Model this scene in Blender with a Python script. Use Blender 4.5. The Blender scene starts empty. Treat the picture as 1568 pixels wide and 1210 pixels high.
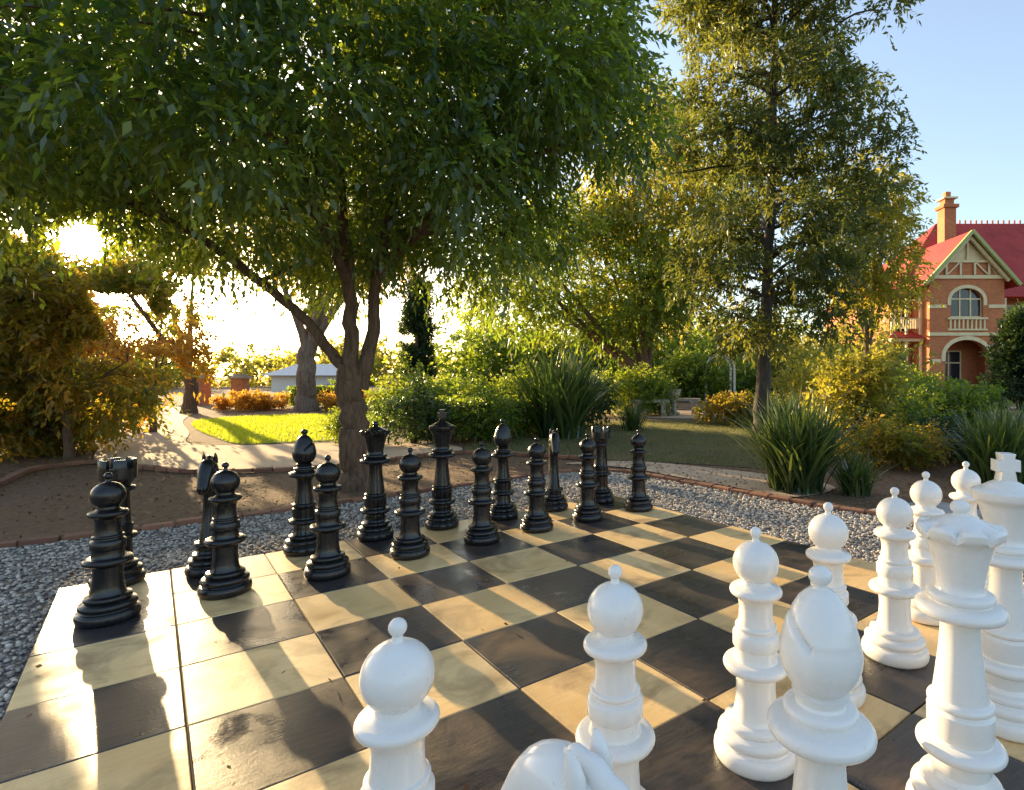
import bpy, math, random
import numpy as np
from mathutils import Vector, Matrix, noise
rng=np.random.default_rng(11); random.seed(11)
scene=bpy.context.scene
scene.view_settings.view_transform='Standard'
scene.view_settings.look='None'
scene.view_settings.exposure=0
COL=scene.collection

# ------------------------------------------------------------ materials
class NT:
    def __init__(s,name):
        s.m=bpy.data.materials.new(name); s.m.use_nodes=True
        s.t=s.m.node_tree; s.t.nodes.clear()
        s.out=s.n('ShaderNodeOutputMaterial')
        s.bsdf=s.n('ShaderNodeBsdfPrincipled')
        s.l(s.bsdf.outputs[0],s.out.inputs['Surface'])
    def n(s,t,**k):
        nd=s.t.nodes.new(t)
        for a,b in k.items(): setattr(nd,a,b)
        return nd
    def l(s,a,b): s.t.links.new(a,b)
    def coord(s,scale=(1,1,1),which='Object',rot=(0,0,0)):
        tc=s.n('ShaderNodeTexCoord'); mp=s.n('ShaderNodeMapping')
        mp.inputs['Scale'].default_value=scale
        mp.inputs['Rotation'].default_value=rot
        s.l(tc.outputs[which],mp.inputs['Vector']); return mp.outputs[0]
    def noise(s,vec,scale,detail=5,rough=.55,dist=0):
        nn=s.n('ShaderNodeTexNoise'); nn.inputs['Scale'].default_value=scale
        nn.inputs['Detail'].default_value=detail; nn.inputs['Roughness'].default_value=rough
        nn.inputs['Distortion'].default_value=dist
        s.l(vec,nn.inputs['Vector']); return nn.outputs[0]
    def ramp(s,fac,stops):
        r=s.n('ShaderNodeValToRGB'); e=r.color_ramp.elements
        while len(e)<len(stops): e.new(.5)
        for el,(p,c) in zip(e,stops):
            el.position=p; el.color=(c,c,c,1) if isinstance(c,(int,float)) else (*c,1)
        s.l(fac,r.inputs[0]); return r.outputs[0]
    def mix(s,fac,a,b,mode='MIX'):
        m=s.n('ShaderNodeMix',data_type='RGBA',blend_type=mode)
        if isinstance(fac,(int,float)): m.inputs[0].default_value=fac
        else: s.l(fac,m.inputs[0])
        for v,i in ((a,6),(b,7)):
            if isinstance(v,tuple): m.inputs[i].default_value=(*v,1)
            else: s.l(v,m.inputs[i])
        return m.outputs[2]
    def bump(s,h,strength=.5,dist=.02):
        b=s.n('ShaderNodeBump'); b.inputs['Strength'].default_value=strength
        b.inputs['Distance'].default_value=dist
        s.l(h,b.inputs['Height']); s.l(b.outputs[0],s.bsdf.inputs['Normal']); return b
    def attr(s,name='tint'):
        a=s.n('ShaderNodeAttribute',attribute_type='GEOMETRY',attribute_name=name); return a.outputs['Fac']
    def base(s,c):
        if isinstance(c,tuple): s.bsdf.inputs['Base Color'].default_value=(*c,1)
        else: s.l(c,s.bsdf.inputs['Base Color'])
    def rough(s,c):
        if isinstance(c,(int,float)): s.bsdf.inputs['Roughness'].default_value=c
        else: s.l(c,s.bsdf.inputs['Roughness'])

def leaf_mat(name,cols,trans,fac=.45,rough=.4,spec=.5):
    t=NT(name); a=t.attr()
    c=t.ramp(a,[(0,cols[0]),(.55,cols[1]),(1,cols[2])])
    t.base(c); t.rough(rough); t.bsdf.inputs['Specular IOR Level'].default_value=spec
    tr=t.n('ShaderNodeBsdfTranslucent'); t.l(t.ramp(a,[(0,trans[0]),(1,trans[1])]),tr.inputs[0])
    mx=t.n('ShaderNodeMixShader'); mx.inputs[0].default_value=fac
    t.l(t.bsdf.outputs[0],mx.inputs[1]); t.l(tr.outputs[0],mx.inputs[2]); t.l(mx.outputs[0],t.out.inputs['Surface'])
    return t.m

def simple(name,col,rough=.6,var=.25,nscale=6,bump=.0,bscale=40,metal=0):
    t=NT(name); v=t.coord()
    n=t.noise(v,nscale)
    d=tuple(x*(1-var) for x in col); b=tuple(min(1,x*(1+var)) for x in col)
    t.base(t.ramp(n,[(.3,d),(.7,b)])); t.rough(rough)
    if bump: t.bump(t.noise(v,bscale),bump,.01)
    t.bsdf.inputs['Metallic'].default_value=metal
    return t.m

def bark(name,a,b,sc=1):
    t=NT(name); v=t.coord((9*sc,9*sc,1.6*sc)); n=t.noise(v,3,8,.7,.6)
    t.base(t.ramp(n,[(.3,a),(.65,b)])); t.rough(.9); t.bump(n,.9,.03); return t.m

M={}
M['bark']=bark('bark_brown',(.045,.028,.018),(.20,.12,.07))
M['barkp']=bark('bark_dark',(.03,.024,.02),(.11,.085,.065),.8)
M['bark2']=bark('bark_grey',(.08,.06,.045),(.30,.22,.17),.6)
M['leafmain']=leaf_mat('leaf_green',[(.006,.030,.020),(.016,.062,.026),(.045,.10,.02)],[(.06,.20,.02),(.68,.78,.05)],.44,.32,.7)
M['leafpine']=leaf_mat('leaf_needle',[(.012,.034,.020),(.025,.058,.024),(.065,.085,.025)],[(.08,.15,.025),(.52,.50,.06)],.40,.45)
M['leafgoldlit']=leaf_mat('leaf_golden_lit',[(.05,.08,.02),(.10,.13,.03),(.20,.18,.04)],[(.38,.42,.04),(.9,.72,.07)],.5,.5)  # green leaves with golden sunlight painted into their colour
M['leaforange']=leaf_mat('leaf_autumn',[(.10,.08,.02),(.22,.13,.025),(.34,.13,.02)],[(.65,.42,.05),(1.,.5,.05)],.55,.5)
M['leafshrub']=leaf_mat('leaf_shrub',[(.02,.055,.012),(.065,.09,.018),(.26,.13,.022)],[(.24,.40,.03),(.95,.55,.05)],.5,.5)
M['leafdark']=leaf_mat('leaf_dark',[(.010,.026,.012),(.02,.048,.02),(.045,.08,.025)],[(.06,.12,.02),(.2,.3,.04)],.3,.45)
M['leafbush']=leaf_mat('leaf_bush',[(.012,.040,.012),(.03,.080,.018),(.08,.14,.025)],[(.14,.32,.02),(.70,.74,.06)],.47,.45)
M['strap']=leaf_mat('leaf_strap',[(.014,.036,.016),(.035,.07,.026),(.09,.13,.045)],[(.1,.2,.03),(.38,.45,.06)],.3,.33,.7)
M['litter']=leaf_mat('leaf_litter',[(.07,.04,.02),(.18,.10,.045),(.32,.2,.09)],[(.1,.05,.02),(.3,.15,.05)],.15,.8,.2)
M['grass']=leaf_mat('grass_blade',[(.06,.09,.025),(.12,.13,.04),(.25,.2,.09)],[(.25,.3,.05),(.5,.45,.1)],.35,.6)
M['grassg']=leaf_mat('grass_blade_green',[(.10,.18,.012),(.16,.25,.016),(.24,.30,.025)],[(.55,.72,.03),(.85,.85,.05)],.5,.5)

t=NT('dirt_ground'); v=t.coord()
n1=t.noise(v,.35,6,.6); n2=t.noise(v,14,8,.7); n3=t.noise(v,90,4,.7)
c=t.mix(n1,(.15,.08,.042),(.27,.165,.085)); c=t.mix(t.ramp(n2,[(.35,0.),(.7,1.)]),c,(.085,.048,.028)); 
c=t.mix(t.ramp(n3,[(.55,0.),(.7,.8)]),c,(.31,.21,.12))
t.base(c); t.rough(.95); t.bump(t.mix(.5,n2,n3),.9,.03); M['dirt']=t.m
t=NT('gravel_bed'); v=t.coord()
vo=t.n('ShaderNodeTexVoronoi'); vo.inputs['Scale'].default_value=60; t.l(v,vo.inputs['Vector'])
c=t.ramp(vo.outputs['Color'],[(.1,(.2,.18,.17)),(.5,(.36,.33,.30)),(.9,(.5,.46,.41))])
c=t.mix(t.ramp(vo.outputs['Distance'],[(.3,0.),(.7,1.)]),c,(.08,.07,.06))
t.base(c); t.rough(.85)
inv=t.ramp(vo.outputs['Distance'],[(0,1.),(.6,0.)]); t.bump(inv,1,.015); M['gravel']=t.m
t=NT('pebble'); a=t.attr()
t.base(t.ramp(a,[(0,(.17,.15,.14)),(.4,(.36,.33,.30)),(.8,(.54,.48,.41)),(1,(.70,.62,.52))])); t.rough(.75); M['pebble']=t.m
t=NT('sandy_path'); v=t.coord(); n1=t.noise(v,1.2,6); n2=t.noise(v,70,6,.8)
c=t.mix(n1,(.50,.34,.22),(.68,.50,.34)); c=t.mix(t.ramp(n2,[(.5,0.),(.75,.7)]),c,(.26,.18,.12)); t.base(c); t.rough(.9); t.bump(n2,.5,.01); M['path']=t.m
def lawnmat(nm,a,b,c3):
    t=NT(nm); v=t.coord(); n1=t.noise(v,.9,6); n2=t.noise(v,45,6,.8)
    c=t.mix(t.ramp(n1,[(.35,0.),(.65,1.)]),a,b); c=t.mix(t.ramp(n2,[(.45,0.),(.7,.8)]),c,c3); t.base(c); t.rough(.9); t.bump(n2,1,.03); return t.m
M['lawn']=lawnmat('lawn_green',(.17,.26,.015),(.26,.32,.025),(.07,.13,.012))
M['lawndry']=lawnmat('lawn_dry',(.11,.11,.04),(.21,.16,.08),(.06,.06,.025))
ANG=math.atan2(.616,.788)
def tile(nm,dark):
    t=NT(nm); v=t.coord(rot=(0,0,-ANG)); a=t.attr()
    off=t.n('ShaderNodeVectorMath',operation='ADD'); t.l(v,off.inputs[0])
    mu=t.n('ShaderNodeMath',operation='MULTIPLY'); t.l(a,mu.inputs[0]); mu.inputs[1].default_value=37.
    cx=t.n('ShaderNodeCombineXYZ'); 
    for i in (0,1,2): t.l(mu.outputs[0],cx.inputs[i])
    t.l(cx.outputs[0],off.inputs[1]); vv=off.outputs[0]
    st=t.n('ShaderNodeMapping'); st.inputs['Scale'].default_value=(3,18,3); st.inputs['Rotation'].default_value=(0,0,.25); t.l(vv,st.inputs[0])
    ns=t.noise(st.outputs[0],3,8,.7,.5); nb=t.noise(vv,3.2,7,.6,.6); nf=t.noise(vv,70,5,.75); nl=t.noise(vv,1.6,3)
    if dark:
        c=t.mix(t.ramp(ns,[(.35,0.),(.7,1.)]),(.022,.021,.025),(.070,.060,.055)); c=t.mix(t.ramp(nb,[(.47,0.),(.72,.7)]),c,(.15,.095,.055))  # brown patches paint the sun's warm sheen into the slate colour
        c=t.mix(t.ramp(nf,[(.6,0.),(.75,.5)]),c,(.14,.115,.09))
        t.rough(t.ramp(nb,[(.33,.12),(.42,.30),(.55,.40),(.7,.55)]))
    else:
        c=t.mix(t.ramp(nl,[(.35,0.),(.65,1.)]),(.76,.50,.21),(.90,.65,.32)); c=t.mix(t.ramp(ns,[(.45,0.),(.8,.4)]),c,(.50,.30,.12))
        c=t.mix(t.ramp(nb,[(.50,0.),(.60,.42),(.75,.88)]),c,(.28,.17,.075))
        c=t.mix(t.ramp(nf,[(.62,0.),(.75,.45)]),c,(.32,.20,.11))
        t.rough(t.ramp(nb,[(.33,.28),(.45,.46),(.6,.58),(.7,.7)]))
    c=t.mix(.35,c,t.ramp(a,[(0,.75),(1,1.)]),'MULTIPLY')
    t.base(c); t.bump(t.mix(.5,ns,nf),.35,.006); return t.m
M['tiled']=tile('slate_tile',True); M['tilel']=tile('cream_tile',False)
M['joint']=simple('tile_joint',(.05,.042,.035),.9)
t=NT('black_plastic'); v=t.coord(); n=t.noise(v,9,6,.65)
t.base(t.mix(t.ramp(n,[(.5,0.),(.8,.5)]),(.009,.009,.010),(.035,.032,.03))); t.rough(t.ramp(n,[(.35,.16),(.7,.36)])); t.bump(t.noise(v,120,3),.06,.002); M['blk']=t.m
t=NT('white_plastic'); v=t.coord(); n=t.noise(v,7,7,.65); nf=t.noise(v,60,4,.7)
c=t.mix(t.ramp(n,[(.52,0.),(.8,.5)]),(.84,.81,.77),(.70,.66,.58)); c=t.mix(t.ramp(nf,[(.66,0.),(.74,.5)]),c,(.5,.46,.4))
t.base(c); t.rough(t.ramp(n,[(.35,.18),(.7,.36)])); t.bump(nf,.05,.002)
M['wht']=t.m
t=NT('brick_edging'); a=t.attr(); v=t.coord(); n=t.noise(v,30,6)
c=t.ramp(a,[(0,(.17,.07,.045)),(1,(.32,.14,.08))]); c=t.mix(t.ramp(n,[(.45,0.),(.75,.8)]),c,(.14,.10,.07)); t.base(c); t.rough(.9); t.bump(n,.5,.01); M['edge']=t.m
t=NT('brick_wall'); v=t.coord((1,1,1)); sp=t.n('ShaderNodeSeparateXYZ'); t.l(v,sp.inputs[0])
ad=t.n('ShaderNodeMath',operation='ADD'); t.l(sp.outputs[0],ad.inputs[0]); t.l(sp.outputs[1],ad.inputs[1])
cb=t.n('ShaderNodeCombineXYZ'); t.l(ad.outputs[0],cb.inputs[0]); t.l(sp.outputs[2],cb.inputs[1])
bk=t.n('ShaderNodeTexBrick'); bk.inputs['Scale'].default_value=1; bk.inputs['Brick Width'].default_value=.24; bk.inputs['Row Height'].default_value=.085; bk.inputs['Mortar Size'].default_value=.008
bk.inputs['Color1'].default_value=(.64,.19,.05,1); bk.inputs['Color2'].default_value=(.48,.13,.035,1); bk.inputs['Mortar'].default_value=(.45,.28,.18,1)
t.l(cb.outputs[0],bk.inputs['Vector']); n=t.noise(v,.8,5)
t.base(t.mix(.4,bk.outputs['Color'],t.ramp(n,[(.3,.6),(.7,1.)]),'MULTIPLY')); t.rough(.85); t.bump(bk.outputs['Fac'],-.4,.01); M['brick']=t.m
t=NT('roof_red'); v=t.coord(); w=t.n('ShaderNodeTexWave',bands_direction='X'); w.inputs['Scale'].default_value=1.6; t.l(v,w.inputs[0]); n=t.noise(v,.7,6)
t.base(t.ramp(n,[(.3,(.30,.02,.014)),(.7,(.44,.04,.025))])); t.rough(.7); t.bump(w.outputs[1],.6,.05); M['roof']=t.m
M['cream']=simple('cream_paint',(.74,.60,.34),.6,.12,3)
M['green']=simple('green_trim',(.34,.37,.12),.5,.1)
M['glass']=simple('window_glass',(.03,.035,.045),.08,.3,.8)
M['stone']=simple('weathered_stone',(.42,.36,.29),.9,.3,5,.5,50)
M['concrete']=simple('concrete',(.36,.33,.30),.9,.25,5,.5,60)
M['whitepaint']=simple('white_paint',(.74,.70,.62),.6,.1)
M['greyroof']=simple('pale_metal_roof',(.5,.49,.48),.5,.15)

# ------------------------------------------------------------ mesh helpers
class MB:
    def __init__(s): s.v=[]; s.f=[]; s.m=[]; s.t=[]
    def add(s,vs,fs,mi=0,tint=.5):
        o=len(s.v); s.v+= [tuple(map(float,p)) for p in vs]
        s.f+=[tuple(o+i for i in f) for f in fs]; s.m+=[mi]*len(fs); s.t+=[tint]*len(vs)
    def box(s,x0,x1,y0,y1,z0,z1,mi=0,M4=None,tint=.5):
        vs=[Vector(p) for p in ((x0,y0,z0),(x1,y0,z0),(x1,y1,z0),(x0,y1,z0),(x0,y0,z1),(x1,y0,z1),(x1,y1,z1),(x0,y1,z1))]
        if M4 is not None: vs=[M4@p for p in vs]
        s.add(vs,[(3,2,1,0),(4,5,6,7),(0,1,5,4),(1,2,6,5),(2,3,7,6),(3,0,4,7)],mi,tint)
    def tube(s,pts,rad,seg=8,mi=0):
        pts=[Vector(p) for p in pts]; vs=[]; fs=[]; prev=None
        for i,p in enumerate(pts):
            d=(pts[min(i+1,len(pts)-1)]-pts[max(i-1,0)]).normalized()
            u=Vector((1,0,0)) if prev is None else prev
            u=(u-d*u.dot(d)); 
            if u.length<1e-4: u=Vector((0,1,0))-d*d.y
            u.normalize(); prev=u; w=d.cross(u)
            for k in range(seg):
                a=2*math.pi*k/seg; vs.append(p+(u*math.cos(a)+w*math.sin(a))*rad[i])
        n=len(pts)
        for i in range(n-1):
            for k in range(seg):
                k2=(k+1)%seg; fs.append((i*seg+k,i*seg+k2,(i+1)*seg+k2,(i+1)*seg+k))
        fs.append(tuple(range(seg-1,-1,-1))); fs.append(tuple((n-1)*seg+k for k in range(seg)))
        s.add(vs,fs,mi)
    def lathe(s,prof,seg=56,mi=0,fn=None,o=(0,0,0)):
        vs=[];fs=[]
        for (r,z) in prof:
            for k in range(seg):
                a=2*math.pi*k/seg; rr,zz=(r,z) if fn is None else fn(a,r,z)
                vs.append((o[0]+rr*math.cos(a),o[1]+rr*math.sin(a),o[2]+zz))
        n=len(prof)
        for i in range(n-1):
            for k in range(seg):
                k2=(k+1)%seg; fs.append((i*seg+k,i*seg+k2,(i+1)*seg+k2,(i+1)*seg+k))
        fs.append(tuple((n-1)*seg+k for k in range(seg)))
        s.add(vs,fs,mi)
    def loft(s,sp,seg=20,mi=0,yo=0):
        vs=[];fs=[];n=len(sp)
        for i,(x,z,a,b) in enumerate(sp):
            q=sp[min(i+1,n-1)]; p=sp[max(i-1,0)]
            d=Vector((q[0]-p[0],0,q[1]-p[1])).normalized(); nr=Vector((-d.z,0,d.x))
            for k in range(seg):
                t=2*math.pi*k/seg; vs.append(Vector((x,yo,z))+nr*a*math.cos(t)+Vector((0,b*math.sin(t),0)))
        for i in range(n-1):
            for k in range(seg):
                k2=(k+1)%seg; fs.append((i*seg+k,(i+1)*seg+k,(i+1)*seg+k2,i*seg+k2))
        fs.append(tuple(range(seg))); fs.append(tuple((n-1)*seg+k for k in range(seg-1,-1,-1)))
        s.add(vs,fs,mi)
    def mesh(s,name,mats,smooth=None,tint=False):
        me=bpy.data.meshes.new(name); me.from_pydata(s.v,[],s.f); 
        for m in mats: me.materials.append(m)
        me.polygons.foreach_set('material_index',s.m)
        if tint:
            at=me.attributes.new('tint','FLOAT','POINT'); at.data.foreach_set('value',s.t)
        if smooth is not None:
            me.polygons.foreach_set('use_smooth',[True]*len(s.f)); me.set_sharp_from_angle(angle=math.radians(smooth))
        me.update(); return me
def obj(name,me,parent=None,loc=(0,0,0),rz=0):
    o=bpy.data.objects.new(name,me); COL.objects.link(o); o.location=loc; o.rotation_euler=(0,0,rz)
    if parent: o.parent=parent
    return o
def empty(name,loc=(0,0,0)):
    e=bpy.data.objects.new(name,None); COL.objects.link(e); e.location=loc; e.empty_display_size=.2; return e
def fast_quads(name,V,tint,mat):
    N=len(V); me=bpy.data.meshes.new(name)
    me.vertices.add(4*N); me.vertices.foreach_set('co',V.reshape(-1).astype(np.float32))
    me.loops.add(4*N); me.loops.foreach_set('vertex_index',np.arange(4*N,dtype=np.int32))
    me.polygons.add(N); me.polygons.foreach_set('loop_start',(np.arange(N)*4).astype(np.int32))
    me.polygons.foreach_set('loop_total',np.full(N,4,dtype=np.int32))
    at=me.attributes.new('tint','FLOAT','POINT'); at.data.foreach_set('value',np.repeat(tint,4).astype(np.float32))
    me.materials.append(mat); me.update(calc_edges=True); return me
def nrm(a): return a/np.maximum(np.linalg.norm(a,axis=-1,keepdims=True),1e-9)
def inpoly(P,poly):
    x,y=P[:,0],P[:,1]; c=np.zeros(len(P),bool); n=len(poly)
    for i in range(n):
        x1,y1=poly[i]; x2,y2=poly[i-1]
        h=((y1>y)!=(y2>y)); c^= h&(x<(x2-x1)*(y-y1)/((y2-y1) if y2!=y1 else 1e-9)+x1)
    return c
BO=np.array([-2.010,2.728]); Bv=np.array([.788,.616])*.51; Av=np.array([-.616,.787])*.5
def G(i,j): return BO+Bv*(i-1)-Av*(j-2)
SUNV=np.array([-.904,1.,.238]); SUN=nrm(SUNV)
# canopy gaps: where the low sun gets through to the board, the lawn and the dirt bed
GAPS=[([tuple(G(1.2,-1.6)),tuple(G(10,-1.6)),tuple(G(10,14)),tuple(G(1.2,14))],-1.2),
      ([tuple(G(-1.5,-1.5)),tuple(G(1.2,-1.5)),tuple(G(1.2,6)),tuple(G(-1.5,6))],.2),
      ([(-13,17),(-12,9),(-7.4,7.2),(-3,7.2),(-3,10),(-4,19),(-9,21)],-1.1),
      ([(-8,4),(-2,6),(1,6.5),(4,5),(4,9),(-3,9.5),(-8,8)],-.2)]
def gap_mask(C):
    t=C[:,2]/SUNV[2]; q=C[:,:2]-SUNV[:2]*t[:,None]
    u=(q-BO)@(Bv/.51); w=(q-BO)@(Av/.5)
    s=np.sin(2.3*u+.8)+.8*np.sin(5.1*u+.5*w+2)+.6*np.sin(1.3*w-1.7*u)+.5*np.sin(11*u+1.1*w)
    rem=np.zeros(len(C),bool)
    for poly,th in GAPS: rem|= inpoly(q,poly)&(s>th)
    return rem&(t*1.348>4.5)
def off_sun(P,rad,k2=0):
    d=P-np.array([0,0,1.2]); k=d@SUN; return np.linalg.norm(d-k[:,None]*SUN,axis=1)>rad+k2*np.abs(k)

def sprays(starts,dirs,L,k,ll,lw,droop=.5,side=.8,tbase=None,spread=.35):
    N=len(starts); t=np.linspace(.08,1,k)[None,:,None]
    d=nrm(dirs)[:,None,:]; L=L[:,None,None]
    pos=starts[:,None,:]+d*L*t; pos=pos.copy(); pos[...,2]-= (droop*L*t*t)[...,0]
    tan=d+np.concatenate([np.zeros((N,k,2)),-(2*droop*t*np.ones((N,1,1)))],-1)
    s=nrm(np.cross(d,rng.normal(size=(N,1,3)))); sg=np.where(np.arange(k)%2==0,1,-1)[None,:,None]
    ld=nrm(tan+s*sg*side+rng.normal(size=(N,k,3))*spread)
    wd=nrm(np.cross(ld,rng.normal(size=(N,k,3))*.6+np.array([0,0,1.])))
    l=ll*rng.uniform(.7,1.3,(N,k,1)); w=lw*rng.uniform(.7,1.3,(N,k,1))
    b=pos; m=pos+ld*l*.45; tip=pos+ld*l; tip[...,2]-=l[...,0]*.15
    V=np.stack([b,m+wd*w,tip,m-wd*w],2).reshape(-1,4,3)
    tb=rng.uniform(0,1,(N,1)) if tbase is None else tbase[:,None]
    tint=np.clip(tb*.7+rng.uniform(0,.35,(N,k)),0,1).reshape(-1)
    c=V.mean(1); r_=rng.uniform(.75,1.6,len(c))
    d_=c-np.array([0,0,1.2]); k_=np.abs(d_@SUN); dist=np.linalg.norm(d_-(d_@SUN)[:,None]*SUN,axis=1)
    keep=(dist>(.05+.018*k_)*r_)&~gap_mask(c)
    return V[keep],tint[keep]
def foliage(clumps,nspray,k,ll,lw,slen,droop=.5,side=.8,shell=.5,up=.1,spread=.35):
    C=np.asarray(clumps,float); n=len(C)
    idx=np.repeat(np.arange(n),nspray)
    u=nrm(rng.normal(size=(len(idx),3))); r=rng.uniform(0,1,len(idx))**(1/3.*(1-shell)+.01)
    st=C[idx,:3]+u*r[:,None]*C[idx,3:]*.75
    di=u+rng.normal(size=u.shape)*.45; di[:,2]+=up
    tb=np.clip(rng.uniform(0,1,n)[idx]*.75+rng.uniform(0,.3,len(idx)),0,1)
    L=slen*rng.uniform(.6,1.3,len(idx))
    return sprays(st,di,L,k,ll,lw,droop,side,tb,spread)
def shell_pts(c,r,n,inner=.55,zmin=None,low=None):
    out=[]
    while len(out)<n:
        u=nrm(rng.normal(size=3)); q=rng.uniform(inner**3,1)**(1/3)
        p=np.array(c)+u*q*np.array(r)
        if low is not None and p[2]<low(p): continue
        out.append(p)
    return np.array(out)
def with_r(P,lo,hi,flat=.8):
    r=rng.uniform(lo,hi,len(P)); return np.column_stack([P,r,r,r*flat])
def spline(pts,n=6):
    P=[Vector(p) for p in pts]; P=[P[0]*2-P[1]]+P+[P[-1]*2-P[-2]]; out=[]
    for i in range(1,len(P)-2):
        for j in range(n):
            t=j/n; a,b,c,d=P[i-1:i+3]
            out.append(.5*((2*b)+(c-a)*t+(2*a-5*b+4*c-d)*t*t+(3*b-a-3*c+d)*t**3))
    out.append(P[-2]); return out
def limb(mb,pts,r0,r1,skel,seg=10,n=6,flare=0):
    s=spline(pts,n); N=len(s); rad=[r0+(r1-r0)*(i/(N-1))**.8 for i in range(N)]
    if flare: 
        for i in range(min(4,N)): rad[i]*=1+flare*(1-i/4)**2
    for i in range(1,N-1): s[i]=s[i]+Vector(rng.normal(size=3)*rad[i]*.12)
    mb.tube(s,rad,seg)
    skel+= [(p,rad[i]) for i,p in enumerate(s)]
def twigs(mb,C,skel,every=1,rmax=.04,seg=5):
    S=np.array([list(p) for p,_ in skel]); R=np.array([r for _,r in skel])
    for c in C[::every]:
        c3=c[:3]; d=S-c3; dist=np.linalg.norm(d,axis=1)+np.maximum(0,d[:,2])*1.5
        i=int(np.argmin(dist)); a=Vector(S[i]); b=Vector(c3); r=min(rmax,R[i]*.6)
        L=(b-a).length
        m1=a.lerp(b,.35)+Vector((0,0,.12*L))+Vector(rng.normal(size=3)*.06*L); m2=a.lerp(b,.7)+Vector((0,0,.1*L))+Vector(rng.normal(size=3)*.06*L)
        mb.tube(spline([a,m1,m2,b],3),list(np.linspace(r,r*.2,10)),seg)
def make_tree(name,mb,V,T,leafm,barkm='bark',leafname='foliage'):
    e=empty(name)
    if mb is not None and mb.v: obj('trunk_and_limbs',mb.mesh('trunk',[M[barkm]],60),e)
    obj(leafname,fast_quads('foliage',V,T,M[leafm]),e); return e

# ------------------------------------------------------------ ground sheets
def closed(pts,n=6):
    P=[Vector((x,y,0)) for x,y in pts]; N=len(P); out=[]
    for i in range(N):
        a,b,c,d=P[i-1],P[i],P[(i+1)%N],P[(i+2)%N]
        for j in range(n):
            t=j/n; out.append(.5*((2*b)+(c-a)*t+(2*a-5*b+4*c-d)*t*t+(3*b-a-3*c+d)*t**3))
    return [(p.x,p.y) for p in out]
import bmesh
def sheet(name,pts,z,mat):
    bm=bmesh.new(); f=bm.faces.new([bm.verts.new((x,y,z)) for x,y in pts]); f.normal_update()
    if f.normal.z<0: f.normal_flip()
    bmesh.ops.triangulate(bm,faces=[f]); me=bpy.data.meshes.new(name); bm.to_mesh(me); bm.free()
    me.materials.append(mat); return obj(name,me)
g=MB(); g.add([(-400,-400,-.06),(400,-400,-.06),(400,400,-.06),(-400,400,-.06)],[(0,1,2,3)]); obj('ground',g.mesh('ground',[M['dirt']]))
lawn=closed([(-11.2,16.2),(-8.0,18.6),(-5.2,15),(-4.8,11.6),(-5.8,10.7),(-7.1,10.9)])
sheet('lawn',lawn,-.052,M['lawn'])
lawn2=closed([(-2.2,9.6),(0,8.6),(1.6,8.0),(2.8,7.6),(4,9),(5.6,12),(5,15.3),(1,15.8),(-1.5,13)])
sheet('dry_lawn',lawn2,-.052,M['lawndry'])
path=closed([(-7.4,8.4),(-6.3,7.85),(-5.1,7.45),(-4.3,7.55),(-3.7,7.9),(-2.9,8.6),(-2.2,9.3),(-2.7,10.3),(-4.8,10.5),(-6.6,10.2),(-7.6,10.6),(-9,12.6),(-11.6,16),(-15.5,22),(-19,23),(-14,16.5),(-10,11.6)])
sheet('garden_path',path,-.047,M['path'])
path2=closed([(-.4,8.1),(.4,7.75),(1.1,6.95),(1.75,6.15),(2.1,5.85),(2.7,6.3),(2.5,6.9),(1.6,7.7),(.6,8.3)])
sheet('garden_path',path2,-.047,M['path'])
path3=closed([(-1,22),(2.5,20.6),(6.5,20.5),(12,21),(16,24),(17,22),(12,18),(6,16.6),(1.5,17),(-1,19)])
sheet('garden_path',path3,-.047,M['path'])
gpts=[(-5.2,3.6),(-4.24,4.08),(-3.66,4.5),(-2.76,5.22),(-1.96,5.9),(-.95,6.8),(-.4,7.25),(.3,7.3),(1.0,6.62),(1.72,5.8),(2.3,5.2),(3.0,4.75),(4.0,4.4),(5.4,3.8),(6,1),(4,-2.5),(-2.5,-2.5),(-6,1)]
gravel=closed(gpts)
sheet('gravel',gravel,-.04,M['gravel'])
board_poly=[tuple(G(-.02,-.02)),tuple(G(8.02,-.02)),tuple(G(8.02,8.02)),tuple(G(-.02,8.02))]
P=np.column_stack([rng.uniform(-5,6,90000),rng.uniform(1.5,7.6,90000)])
P=P[inpoly(P,gravel)&~inpoly(P,board_poly)]
P=P[(np.abs(P[:,0]/P[:,1])<1.25)][:26000]
bm=bmesh.new(); bmesh.ops.create_icosphere(bm,subdivisions=1,radius=1); IV=np.array([v.co[:] for v in bm.verts]); IF=np.array([[v.index for v in f.verts] for f in bm.faces]); bm.free()
N=len(P); s=rng.uniform(.007,.015,(N,1,1))*np.stack([rng.uniform(.8,1.4,N),rng.uniform(.7,1.1,N),rng.uniform(.45,.8,N)],-1)[:,None,:]
V=IV[None]*s*(1+rng.normal(size=(N,len(IV),1))*.1); a=rng.uniform(0,6.28,N)[:,None]
x=V[...,0]*np.cos(a)-V[...,1]*np.sin(a); y=V[...,0]*np.sin(a)+V[...,1]*np.cos(a)
V=np.stack([x+P[:,0:1],y+P[:,1:2],V[...,2]-.036+rng.uniform(0,.006,(N,1))],-1)
F=(IF[None]+(np.arange(N)*len(IV))[:,None,None]).reshape(-1)
me=bpy.data.meshes.new('gravel_stones'); me.vertices.add(N*len(IV)); me.vertices.foreach_set('co',V.reshape(-1).astype(np.float32))
nt=N*len(IF); me.loops.add(nt*3); me.loops.foreach_set('vertex_index',F.astype(np.int32)); me.polygons.add(nt)
me.polygons.foreach_set('loop_start',(np.arange(nt)*3).astype(np.int32)); me.polygons.foreach_set('loop_total',np.full(nt,3,dtype=np.int32))
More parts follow.
